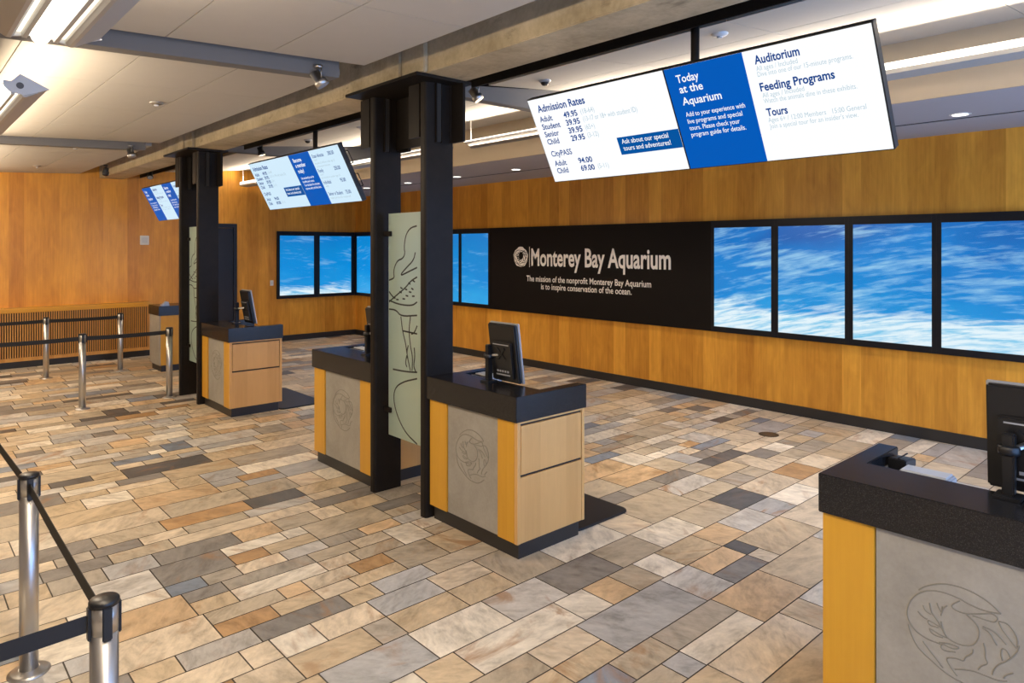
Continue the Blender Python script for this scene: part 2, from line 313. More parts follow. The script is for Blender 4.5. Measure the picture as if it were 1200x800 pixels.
# door in the far wall
d = thing('door_1', 'tall black door in the far maple wall', 'door', (4.72, YW, 0)); d['kind'] = 'structure'
bm = bmesh.new(); bx(bm, -.47, -.40, -.05, 0, 0, 2.42); bx(bm, .40, .47, -.05, 0, 0, 2.42); bx(bm, -.40, .40, -.05, 0, 2.34, 2.42)
obj('door_frame', bm, M['door'], d, .004)
bm = bmesh.new(); bx(bm, -.395, .395, -.03, 0, .01, 2.335); bx(bm, -.27, .27, -.036, -.03, 1.1, 2.2); bx(bm, -.27, .27, -.036, -.03, .15, .95)
obj('door_leaf', bm, M['door'], d, .003)
bm = bmesh.new(); tube(bm, [(-.33, -.03, 1.02), (-.33, -.075, 1.02), (-.22, -.075, 1.02)], .01); obj('door_handle', bm, M['bright'], d)

# ceilings: sloping tiled panels in bays, gaps with services between
zl = lambda x: 3.105 + .05 * x
zr = lambda x: 3.353 + .098 * (x - 3.87)
BAYS = [(YF, -.6), (-.25, 4.3), (4.65, 9.17), (9.52, YW)]
def panels(bm, xs, y0, y1, zf, pitch=1.2):
    n = max(1, round((y1 - y0) / pitch)); ys = [y0 + (y1 - y0) * i / n for i in range(n + 1)]
    g = .003
    for xa, xb in zip(xs, xs[1:]):
        for ya, yb in zip(ys, ys[1:]):
            p = []
            for dz in (0, .04):
                p += [bm.verts.new((x, y_, zf(x) + dz)) for x, y_ in ((xa + g, ya + g), (xb - g, ya + g), (xb - g, yb - g), (xa + g, yb - g))]
            for f in ((3, 2, 1, 0), (4, 5, 6, 7), (0, 1, 5, 4), (1, 2, 6, 5), (2, 3, 7, 6), (3, 0, 4, 7)): bm.faces.new([p[i] for i in f])
bm = bmesh.new()
xsl = [-4.6, -3.78, -3.16, -2.54, -1.92, -1.28, -.66, -.04, .58, 1.2, 1.82, 2.5]; xsr = [3.87, 4.48, 5.18, 5.88]
for y0, y1 in BAYS: panels(bm, xsl, y0, y1, zl)
for y0, y1 in [(YF, -.35), (0.0, 4.57), (4.93, 9.44), (9.8, YW)]: panels(bm, xsr, y0, y1, zr)
struct(obj('ceiling', bm, M['ceil']), 'off-white sloping ceiling panels with fine seams', 'ceiling')
struct(box('trim_1', (-4.6, XW + .15, YF, YW + .15, 3.9, 4.0), M['void']), 'dark structural deck above the ceiling panels', 'ceiling deck')
# lowered soffit by the display wall
bm = bmesh.new()
bx(bm, 5.88, 6.93, YF, YW, 3.077, 3.14); bx(bm, 7.0, XW, YF, YW, 3.077, 3.14); bx(bm, 5.88, XW, YF, YW, 3.16, 3.2)
struct(obj('trim_2', bm, M['soffit']), 'grey lowered soffit with a dark slot beside the display wall', 'soffit')
struct(box('trim_5', (6.9305, 6.9995, YF, YW, 3.081, 3.159), M['void']), 'dark strip filling the soffit slot, painted as its shade', 'soffit slot')  # nearly flush dark strip, stands in for the shade inside the slot
struct(box('trim_3', (5.86, 5.88, YF, YW, 3.077, 3.9), M['fascia']), 'beige upright fascia above the lowered soffit', 'fascia')
# concrete beam on the columns
bm = bmesh.new(); bx(bm, 2.80, 3.17, YF, YW, 3.172, 3.9)
for yc in (4.475, 9.35): bx(bm, 2.765, 2.80, yc - .52, yc + .52, 3.172, 3.9); bx(bm, 2.745, 2.765, yc - .24, yc - .06, 3.172, 3.9)
struct(obj('trim_4', bm, M['beam'], None, .006), 'raw board-marked concrete beam running over the columns', 'beam')
# black steel channel beside the beam in each bay (carries the menu boards)
for y0, y1, lb in ((-1.0, 4.27, 'black steel channel beside the concrete beam above the nearest menu board'), (5.05, 8.95, 'black steel channel beside the concrete beam above the middle menu board'), (9.9, 13.88, 'black steel channel beside the concrete beam above the farthest menu board')):
    bm = bmesh.new(); bx(bm, 3.44, 3.452, y0, y1, 3.215, 3.6); bx(bm, 3.452, 3.60, y0, y1, 3.55, 3.565); bx(bm, 3.452, 3.60, y0, y1, 3.44, 3.45)
    tag(obj('steel_channel', bm, M['steel']), lb, 'steel channel', None, 'structure')
# grey cross beams in the gaps between ceiling bays
for y0, z0, x0, x1, lb in ((4.42, 3.145, -4.6, 2.37, 'grey cross beam left of the concrete beam, nearer one'), (9.3, 3.145, -4.6, 2.37, 'grey cross beam left of the concrete beam, farther one'),
                       (4.74, 3.265, 3.3, 5.7, 'grey cross beam right of the concrete beam, nearer one'), (9.6, 3.265, 3.3, 5.7, 'grey cross beam right of the concrete beam, farther one')):
    zt = zl if x0 < 0 else zr
    bm = bmesh.new(); prism(bm, [(x0, zt(x0) - .035 if x0 < 0 else z0), (x1, z0), (x1, zt(x1) + .05), (x0, zt(x0) + .02)], -y0 - .12, -y0, Matrix(((1, 0, 0, 0), (0, 0, -1, 0), (0, 1, 0, 0), (0, 0, 0, 1))))
    tag(obj('cross_beam', bm, M['greyp'], None, .003), lb, 'beam', None, 'structure')

# convector cabinet along the far wall
cv = thing('grille_cabinet', 'low maple cabinet with vertical slats along the far wall', 'cabinet', (0, 13.65, 0))
bm = bmesh.new(); bx(bm, -4.6, 3.56, 0, .249, .89, .965); obj('ledge', bm, M['ledge'], cv, .004)
bm = bmesh.new(); x = -4.55
while x < 3.53:
    bx(bm, x, x + .016, .004, .022, .16, .89); x += .033
obj('slat_screen', bm, M['slat'], cv)
bm = bmesh.new(); bx(bm, -4.6, 3.56, .002, .03, .105, .16); obj('bottom_rail', bm, M['slat'], cv)
bm = bmesh.new(); bx(bm, -4.6, 3.56, .09, .24, .0, .89); obj('dark_backing', bm, M['void'], cv)
bm = bmesh.new(); bx(bm, -4.6, 3.56, .012, .09, 0, .105); obj('plinth', bm, M['plinth'], cv)
bm = bmesh.new(); bx(bm, 3.53, 3.56, .004, .24, .105, .89); obj('end_panel', bm, M['slat'], cv)
# wall plates
t = thing('wall_thermostat', 'square white wall box on the far maple wall', 'wall box', (3.52, YW, 2.085))
box('housing', (-.075, .075, -.03, -.0005, -.085, .085), M['white'], t, .006); box('grille', (-.05, .05, -.034, -.03, -.05, .05), M['tray'], t)
t = thing('light_switch', 'small light switch on the far wall left of the displays', 'switch', (5.915, YW, 1.22))
box('wall_plate', (-.035, .035, -.008, -.0005, -.055, .055), M['white'], t, .002); box('rocker', (-.014, .014, -.013, -.008, -.028, .028), M['tray'], t)
bm = bmesh.new(); lathe(bm, [(.10, .0005), (.10, .004), (.085, .006), (.02, .006)], 28)
o = tag(obj('floor_drain', bm, plain('drain_brass', (.12, .085, .05), .5, .6)), 'small round floor cover set in the slate before the display wall', 'floor drain'); o.location = (6.83, 3.54, 0)

# ================================================================== COLUMNS
def post(yc, label, haunch):
    t = thing('steel_post', label, 'post', (2.88, yc, 0))
    r = .022; poly = []
    for cx_, cy_, a0 in ((.25 - .006, .0385 - .006, 0), (.0 + r, .0385 - r, 90), (.0 + r, -.0385 + r, 180), (.25 - .006, -.0385 + .006, 270)):
        rr = r if cx_ < .1 else .006
        for i in range(4):
            a = math.radians(a0 + 30 * i); poly.append((cx_ + rr * math.cos(a), cy_ + rr * math.sin(a)))
    bm = bmesh.new(); prism(bm, poly, 0, 3.147); obj('shaft', bm, M['steel'], t)
    def wing(name, *d): box(name, d, M['steel'], t, .002)
    wing('wing_plate', .004, .026, .047, .185, 2.755, 3.147)
    bm = bmesh.new(); bx(bm, .026, .040, .0386, .0470, 2.74, 3.147); obj('weld_seam', bm, M['steel'], t)
    wing('wing_plate', .228, .250, -.185, -.0470, 2.72, 3.147)
    bm = bmesh.new(); bx(bm, .215, .228, -.0470, -.0386, 2.72, 3.147); obj('weld_seam', bm, M['steel'], t)
    if haunch: wing('haunch_plate', .20, .222, -.622, -.0386, 2.74, 3.147)
    bm = bmesh.new(); bx(bm, .092, .132, -.052, -.0386, 2.72, 3.147); obj('slot_shade_strip', bm, M['void'], t, .003)  # proud black strip, painted as the shade of a recessed slot
    wing('stiffener', .084, .092, -.058, -.0386, 2.715, 3.147); wing('stiffener', .132, .142, -.058, -.0386, 2.715, 3.147)
    return t
PL = ['right post of the nearer column pair, beside the nearest drawer counter', 'left post of the nearer column pair, beside the counter with no drawers',
      'right post of the farther column pair, beside the middle counter', 'left post of the farther column pair, behind the queue stanchion']
i = 0
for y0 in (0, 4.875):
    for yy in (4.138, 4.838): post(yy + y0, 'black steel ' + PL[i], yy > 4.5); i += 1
    yc = 4.488 + y0; n = 'nearer' if not y0 else 'farther'
    tag(box('bearing_plate', (2.725, 3.21, yc - .505, yc + .5, 3.148, 3.171), M['steel'], None, .002), 'black steel bearing plate under the beam on the %s column pair' % n, 'steel plate')
    g = thing('glass_panel', 'etched frosted glass panel between the posts of the %s column pair' % n, 'glass panel', (2.98, yc, 0))
    box('pane', (0, .012, -.258, .262, .46, 2.22), M['glass'], g)
    bm = bmesh.new(); T = frame((-.0012, 0, 0), (0, 1, 0), (0, 0, 1))
    for l in ETCH: ribbon(bm, T, l, .012, 0.0, False)
    obj('etched_bird_drawing', bm, M['etch'], g)
    for z in (.66, 2.06):
        for s in (-1, 1):
            ya, yb = sorted((s * .215, s * .3105)); box('clamp', (-.018, .030, ya, yb, z - .02, z + .02), M['steel'], g, .003)

# ================================================================== COUNTERS
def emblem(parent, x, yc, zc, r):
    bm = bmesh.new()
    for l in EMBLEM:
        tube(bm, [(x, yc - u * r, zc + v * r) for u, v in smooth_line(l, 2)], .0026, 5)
    obj('kelp_emblem', bm, M['groove_shade'], parent)  # raised beads in a darker tone, shade of the cut lines put into colour
def counter(x, ya, yb, label, drawers):
    """ticket counter with its front on x, spanning ya..yb (ya = end nearer the entrance)"""
    w = yb - ya; D = .65
    t = thing('ticket_counter', label, 'counter', (x, ya, 0))
    # U-shaped granite top, local y from 0 to w
    poly = [(0, 0), (D, 0), (D, .085), (.285, .085), (.285, w - .085), (D, w - .085), (D, w), (0, w)]
    bm = bmesh.new(); prism(bm, poly, .863, 1.022); obj('granite_top', bm, M['granite'], t, .003)
    box('work_shelf', (.061, D - .1, .0305, w - .0305, .7405, .7645), M['steel'], t)
    # carcass
    bm = bmesh.new(); bx(bm, .061, D - .02, .0305, w - .0305, .1, .74); bx(bm, .061, .28, .0305, w - .0305, .765, .862); bx(bm, .28, D - .02, .03, .08, .765, .862); bx(bm, .28, D - .02, w - .08, w - .03, .765, .862)
    obj('carcass', bm, M['kiosk'], t)
    box('plinth', (.045, D - .05, .03, w - .03, 0, .1), M['plinth'], t)
    sw = .20
    box('stile', (.02, .06, .0405 if drawers else .0125, sw, .1, .862), M['kiosk'], t, .002); box('stile', (.02, .06, w - sw - .01, w - .01, .1, .862), M['kiosk'], t, .002)
    p = box('concrete_panel', (.030, .06, sw + .003, w - sw - .013, .1, .856), M['panel'], t, .002)
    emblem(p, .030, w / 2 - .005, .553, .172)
    if drawers:
        bm = bmesh.new(); bx(bm, .02, .046, .0120, .04, .1, .862); bx(bm, D - .035, D - .01, .012, .04, .1, .862); bx(bm, .045, D - .035, .012, .04, .848, .862)
        obj('side_frame', bm, M['drawer'], t)
        box('drawer_front', (.052, D - .042, .0125, .03, .528, .834), M['drawer'], t, .0015)
        box('drawer_front', (.047, D - .037, .0125, .03, .101, .512), M['drawer'], t, .0015)
        bm = bmesh.new(); bx(bm, .045, D - .035, .026, .0301, .1, .848); obj('shadow_gap', bm, M['void'], t)
    else:
        box('side_panel', (.0605, D - .01, .012, .03, .1, .862), M['drawer'], t, .0015)
    box('side_panel', (.0605, D - .01, w - .03, w - .01, .1, .862), M['kiosk'], t, .0015)
    return t
K3 = counter(2.89, 3.145, 4.098, 'maple ticket counter with two drawers right of the nearer column pair', True)
K3a = counter(2.89, 4.878, 5.908, 'maple ticket counter left of the nearer column pair, half hidden by a post', False)
K2 = counter(2.905, 8.02, 8.973, 'maple ticket counter with two drawers beside the farther column pair', True)
K4 = counter(2.85, .27, 1.262, 'large maple and granite ticket counter cut off by the right foreground', False)
# small podium far back
t = thing('host_podium', 'narrow podium with concrete front behind the farther column pair', 'podium', (3.17, 11.70, 0))
box('top_cap', (-.0, .6, -.0, .57, .88, 1.03), M['granite'], t, .004); box('body', (.03, .58, .012, .55, .1, .88), M['kiosk'], t, .002)
box('concrete_panel', (.012, .03, .012, .55, .1, .88), M['panel'], t, .002); box('plinth', (.045, .55, .035, .53, 0, .1), M['plinth'], t)
t = thing('ticket_scanner', 'small silver scanner on the far podium top', 'scanner', (3.22, 11.74, 1.03))
box('body', (0, .12, .0, .09, 0, .025), M['silver'], t, .006); bm = bmesh.new(); prism(bm, [(0, 0), (.09, 0), (.09, .035), (.05, .045)], 0, .08, frame((.02, .085, .025), (1, 0, 0), (0, 0, 1))); obj('display_head', bm, M['silver'], t, .003)
# mats behind the counters
def mat(x0, y0, x1, y1, lb):
    bm = bmesh.new(); r = .06; poly = []
    for cx_, cy_, a0 in ((x1 - r, y1 - r, 0), (x0 + r, y1 - r, 90), (x0 + r, y0 + r, 180), (x1 - r, y0 + r, 270)):
        for i in range(5): a = math.radians(a0 + 22.5 * i); poly.append((cx_ + r * math.cos(a), cy_ + r * math.sin(a)))
    prism(bm, poly, .0005, .018); tag(obj('floor_mat', bm, M['rubber'], None, .004), lb, 'mat', 'anti-fatigue mats behind the counters')
mat(3.50, 3.20, 4.08, 4.35, 'black rubber floor mat behind the nearest drawer counter'); mat(3.52, 8.0, 4.10, 9.2, 'black rubber floor mat behind the middle drawer counter')

# ------------------------------------------------------------------ monitors
def monitor(x, yc, label, lean=7.5, pole_y=.12, pole_x=-.045, ztop=1.28):
    """staff monitor seen from behind: pole clamped to the counter top, arm, tilted panel facing +x"""
    t = thing('staff_monitor', label, 'monitor', (x, yc, 1.022))
    bm = bmesh.new(); prism(bm, [(-.02, -.02), (.02, -.02), (.02, .02), (-.02, .02)], .012, ztop - 1.022, Matrix.Translation((pole_x, pole_y, 0))); obj('pole', bm, M['plastic'], t, .005)
    box('pole_base', (pole_x - .045, pole_x + .045, pole_y - .045, pole_y + .045, 0, .012), M['plastic'], t, .003)
    bm = bmesh.new(); lathe(bm, [(.030, .16), (.036, .165), (.036, .19), (.030, .195)], 16, Matrix.Translation((pole_x, pole_y, 0))); obj('collar', bm, M['plastic'], t)
    L = math.radians(lean); T = Matrix.Translation((0, 0, .21)) @ Matrix.Rotation(-L, 4, 'Y')
    def part(name, dims, mt, bev=.003):
        b = bmesh.new(); bx(b, *dims); bmesh.ops.transform(b, matrix=T, verts=b.verts[:]); return obj(name, b, mt, t, bev)
    bm = bmesh.new(); tube(bm, [(pole_x, pole_y, .178), (pole_x + .01, pole_y * .5, .19), (.0, .0, .20)], .012); obj('arm', bm, M['bright'], t)
    h = .2
    p = part('back_shell', (-.018, .012, -.140, .140, -h, h), M['plastic'], .008)
    q = part('front_bezel', (.012, .026, -.146, .146, -h - .006, h + .006), M['silver'], .004)
    s = part('screen', (.0262, .0275, -.128, .128, -h + .02, h - .02), M['black'], 0)
    part('back_hump', (-.036, -.018, -.105, .105, -.17, .085), M['plastic'], .008)
    b = bmesh.new()
    for a in (45, -45):
        bb = bmesh.new(); bx(bb, -.043, -.036, -.055, .055, -.008, .008); bmesh.ops.rotate(bb, cent=(0, 0, 0), matrix=Matrix.Rotation(math.radians(a), 3, 'X'), verts=bb.verts[:])
        me = bpy.data.meshes.new('tmp'); bb.to_mesh(me); bb.free(); b.from_mesh(me); bpy.data.meshes.remove(me)
    bmesh.ops.transform(b, matrix=T, verts=b.verts[:]); obj('mounting_bracket', b, M['plastic'], t, .002)
    bm = bmesh.new(); bx(bm, -.0375, -.036, -.07, .07, -.15, -.142); bx(bm, -.0375, -.036, -.08, .08, .06, .066)
    for k in range(5): bx(bm, -.038, -.036, -.06 + .026 * k, -.045 + .026 * k, -.128, -.115)
    bmesh.ops.transform(bm, matrix=T, verts=bm.verts[:]); obj('vent_slots', bm, M['silver'], t)
    return t
monitor(3.145, 3.535, 'black monitor on the nearest drawer counter, back turned to the room')
monitor(3.145, 5.19, 'black monitor on the counter left of the nearer column, mostly hidden by a post', 8, .09)
monitor(3.27, 8.385, 'black monitor on the middle drawer counter, tilted far back', 10, .15, -.075)
monitor(3.165, .605, 'large black monitor on the counter in the right foreground', 4, .055, -.075, 1.26)

# ------------------------------------------------------------------ things on the counters
def reader(loc, lb):
    t = thing('card_reader', lb, 'card reader', loc)
    bm = bmesh.new(); prism(bm, [(0, 0), (.13, 0), (.13, .035), (.02, .05), (0, .05)], 0, .075, frame((0, 0, 0), (1, 0, 0), (0, 0, 1))); bmesh.ops.translate(bm, vec=(0, .075, 0), verts=bm.verts[:]); obj('body', bm, M['plastic'], t, .004)
    box('swipe_slot', (.01, .12, .03, .036, .0505, .054), M['steel'], t); box('key_face', (.1301, .133, .01, .065, .008, .03), M['silver'], t)
    bm = bmesh.new(); lathe(bm, [(.012, -.15), (.012, 0)], 12, Matrix.Translation((.06, .035, 0))); obj('stem', bm, M['plastic'], t)
    return t
reader((3.35, 1.095, .955), 'black card reader in the corner of the right foreground counter')
def cashtray(loc, w, lb):
    t = thing('slip_printer', lb, 'printer', loc)
    box('body', (0, .16, 0, w, 0, .075), M['silver'], t, .006); box('paper_slot', (.03, .05, .02, w - .02, .0751, .079), M['plastic'], t); box('lid', (.06, .15, .012, w - .012, .0751, .084), M['tray'], t, .003)
    bm = bmesh.new(); bx(bm, .03, .13, .02, w - .02, -.135, 0); obj('stand', bm, M['plastic'], t)
    return t
cashtray((3.20, .90, .908), .20, 'low silver slip printer behind the ledge of the right foreground counter')
cashtray((3.19, 3.80, .935), .2, 'pale slip printer on the nearest drawer counter beside the post')
cashtray((3.19, 5.56, .935), .24, 'pale slip printer on the counter left of the nearer column')

# ================================================================== STANCHIONS
def stanchion(x, y, label):
    t = thing('queue_stanchion', label, 'stanchion', (x, y, 0), (0, 0, 0), 'brushed steel queue stanchions')
    bm = bmesh.new(); lathe(bm, [(.085, 0), (.085, .004), (.07, .012), (.046, .017), (.042, .02)], 28); obj('base_collar', bm, M['bright'], t)
    bm = bmesh.new(); lathe(bm, [(.038, .018), (.038, .815), (.038, .815)], 28); obj('post_tube', bm, M['bright'], t)
    bm = bmesh.new(); lathe(bm, [(.0385, .815), (.0385, .895)], 28); obj('head', bm, M['bright'], t)
    bm = bmesh.new(); lathe(bm, [(.041, .895), (.041, .907), (.037, .912), (.006, .913)], 28); obj('cap', bm, M['plastic'], t)
    for a in range(4):
        bm = bmesh.new(); bx(bm, .036, .044, -.013, .013, .80, .897); bmesh.ops.rotate(bm, cent=(0, 0, 0), matrix=Matrix.Rotation(a * math.pi / 2, 3, 'Z'), verts=bm.verts[:])
        obj('belt_slot', bm, M['plastic'], t, .003)
    return t
S0 = stanchion(.491, 3.846, 'brushed steel stanchion at the left foreground, whole with its floor collar')
for p, lb in (((.482, 2.331, 0), 'nearest brushed steel stanchion, cut off by the bottom left of the photo'),
              ((.455, 5.41, 0), 'brushed steel stanchion at the left photo edge, only its base showing'),
              ((1.769, 9.68, 0), 'brushed steel stanchion in the middle distance, left one of the front pair'),
              ((2.744, 9.663, 0), 'brushed steel stanchion just left of the farther column pair'),
              ((1.784, 12.32, 0), 'brushed steel stanchion before the slatted cabinet, left one of the back pair'),
              ((2.768, 12.30, 0), 'brushed steel stanchion before the slatted cabinet, nearest the podium'),
              ((-.75, 2.331, 0), 'brushed steel stanchion beyond the left edge of the foreground belt'), ((.79, 9.68, 0), 'brushed steel stanchion beyond the left edge on the front far belt'), ((.80, 12.32, 0), 'brushed steel stanchion beyond the left edge on the back far belt')):
    dup(S0, p, lb)
def belt(a, b, lb):
    d = (Vector((*b, 0)) - Vector((*a, 0))).normalized(); n = Vector((-d.y, d.x, 0)) * .0012
    A = Vector((*a, 0)) + d * .0445; B = Vector((*b, 0)) - d * .0445; N = 12; bm = bmesh.new(); rows = []
    for i in range(N + 1):
        f = i / N; p = A.lerp(B, f); sag = -.006 * 4 * f * (1 - f)
        rows.append([bm.verts.new((p + s * n) + Vector((0, 0, z + sag))) for s, z in ((-1, .825), (1, .825), (1, .875), (-1, .875))])
    for r, q in zip(rows, rows[1:]):
        for j in range(4): bm.faces.new((r[j], r[(j + 1) % 4], q[(j + 1) % 4], q[j]))
    bm.faces.new(rows[0]); bm.faces.new(rows[-1][::-1])
    tag(obj('barrier_belt', bm, M['belt']), lb, 'barrier belt', 'black queue barrier belts')
belt((.491, 3.846), (.482, 2.331), 'black belt between the two foreground stanchions')
belt((.455, 5.41), (.491, 3.846), 'black belt running from the whole foreground stanchion off the left edge upward')
belt((-.75, 2.331), (.482, 2.331), 'black belt running left from the nearest stanchion')
belt((.79, 9.68), (1.769, 9.68), 'black belt of the front far row, left of its left post')
belt((1.769, 9.68), (2.744, 9.663), 'black belt between the two posts of the front far row')
belt((.80, 12.32), (1.784, 12.32), 'black belt before the slatted cabinet, left of its left post')
belt((1.784, 12.32), (2.768, 12.30), 'black belt before the slatted cabinet between its two posts')

# ================================================================== DISPLAY WALL
def display(loc, ang, w, picture, label, sw=.766):
    t = thing('video_display', label, 'display', loc, (0, 0, ang), 'ocean video displays set in the wall')
    # local: x along the wall, -y out of the wall, z from strip bottom
    s = (w - sw) / 2; bm = bmesh.new()
    bx(bm, 0, s, -.05, -.0005, 0, 1.405); bx(bm, w - s, w, -.05, -.0005, 0, 1.405); bx(bm, s, w - s, -.05, -.0005, 0, .068); bx(bm, s, w - s, -.05, -.0005, 1.315, 1.405)
    obj('bezel', bm, M['bezel'], t, .0015)
    bm = bmesh.new(); bx(bm, s, w - s, -.040, -.001, .068, 1.315); obj('screen', bm, picture, t)
    return t
# right group, from the sign towards the camera: local x must run towards -y
for i, lb in enumerate(('first ocean display right of the black sign', 'second ocean display right of the black sign', 'third ocean display right of the black sign', 'wide-looking fourth ocean display right of the sign, at the photo edge', 'fifth ocean display right of the sign, beyond the photo edge')):
    display((XW, 4.823 - .851 * i, .885), -math.pi / 2, .851, M['oa'], lb)
y0 = 9.22 - .0425
for i, lb in enumerate(('ocean display directly left of the black sign', 'second ocean display left of the black sign, partly behind the post', 'third ocean display left of the black sign, hidden behind the column', 'fourth ocean display left of the black sign, hidden behind the column')):
    display((XW, y0 + .84 * (i + 1), .885), -math.pi / 2, .84, M['ob'], lb, .76)
ye = y0 + .84 * 4
w5 = YW - .06 - ye; 
display((XW, YW - .052, .885), -math.pi / 2, YW - .0525 - ye - .38, M['ob'], 'ocean display on the long wall beside the far corner', .76)
tag(box('filler_panel', (XW - .05, XW - .0005, ye + .0005, ye + .379, .885, 2.29), M['bezel'], None, .002), 'black filler panel between displays behind the nearer column', 'panel')
for i, lb in enumerate(('left ocean display on the far wall', 'right ocean display on the far wall, in the corner')):
    display((6.015 + .868 * i, YW, .885), 0, .868 if not i else XW - .051 - 6.015 - .868, M['oc'], lb, .76)

sg = thing('welcome_sign', 'long black wall sign with cream lettering between the ocean displays', 'sign', (XW, 7.0, .885))
box('board', (-.045, -.0005, -2.176, 2.1765, 0, 1.405), M['black'], sg, .002)
T = frame((-.0465, 0, 0), (0, -1, 0), (0, 0, 1)); Y = lambda v: 7.0 - v; Z = lambda v: v - .885
bm = bmesh.new(); write(bm, T, 'Monterey Bay Aquarium', Y(8.132), Y(5.431), Z(1.662),   .265, .023); obj('title_lettering', bm, M['letter'], sg)
bm = bmesh.new(); write(bm, T, 'The mission of the nonprofit Monterey Bay Aquarium', Y(8.243), Y(5.752), Z(1.402), .090, .009); obj('mission_lettering', bm, M['letter'], sg); bm = bmesh.new(); write(bm, T, 'is to inspire conservation of the ocean.', Y(7.904), Y(6.089), Z(1.283), .090, .009); obj('mission_lettering', bm, M['letter'], sg)
bm = bmesh.new(); quad(bm, T, Y(8.180), Y(8.168), Z(1.632), Z(1.962)); obj('divider_rule', bm, M['letter'], sg)
bm = bmesh.new(); lc = (Y(8.385), Z(1.797)); NS = 48; ro = []; ri = []
for i in range(NS):
    a = 2 * math.pi * i / NS; wob = 1 + .03 * math.sin(5 * a) + .02 * math.sin(11 * a)
    ro.append(bm.verts.new(T @ Vector((lc[0] + .170 * wob * math.cos(a), lc[1] + .165 * wob * math.sin(a), 0))))
    ri.append(bm.verts.new(T @ Vector((lc[0] + .008 + .055 * math.cos(a), lc[1] + .02 + .062 * math.sin(a), 0))))
for i in range(NS): bm.faces.new((ro[i], ro[(i + 1) % NS], ri[(i + 1) % NS], ri[i]))
lg = obj('kelp_logo', bm, M['letter'], sg)
bm = bmesh.new()
for l in EMBLEM[1:]:
    ribbon(bm, T, [(lc[0] + u * .150, lc[1] + v * .146) for u, v in l], .012, .0008)
obj('logo_strands', bm, M['black'], lg)

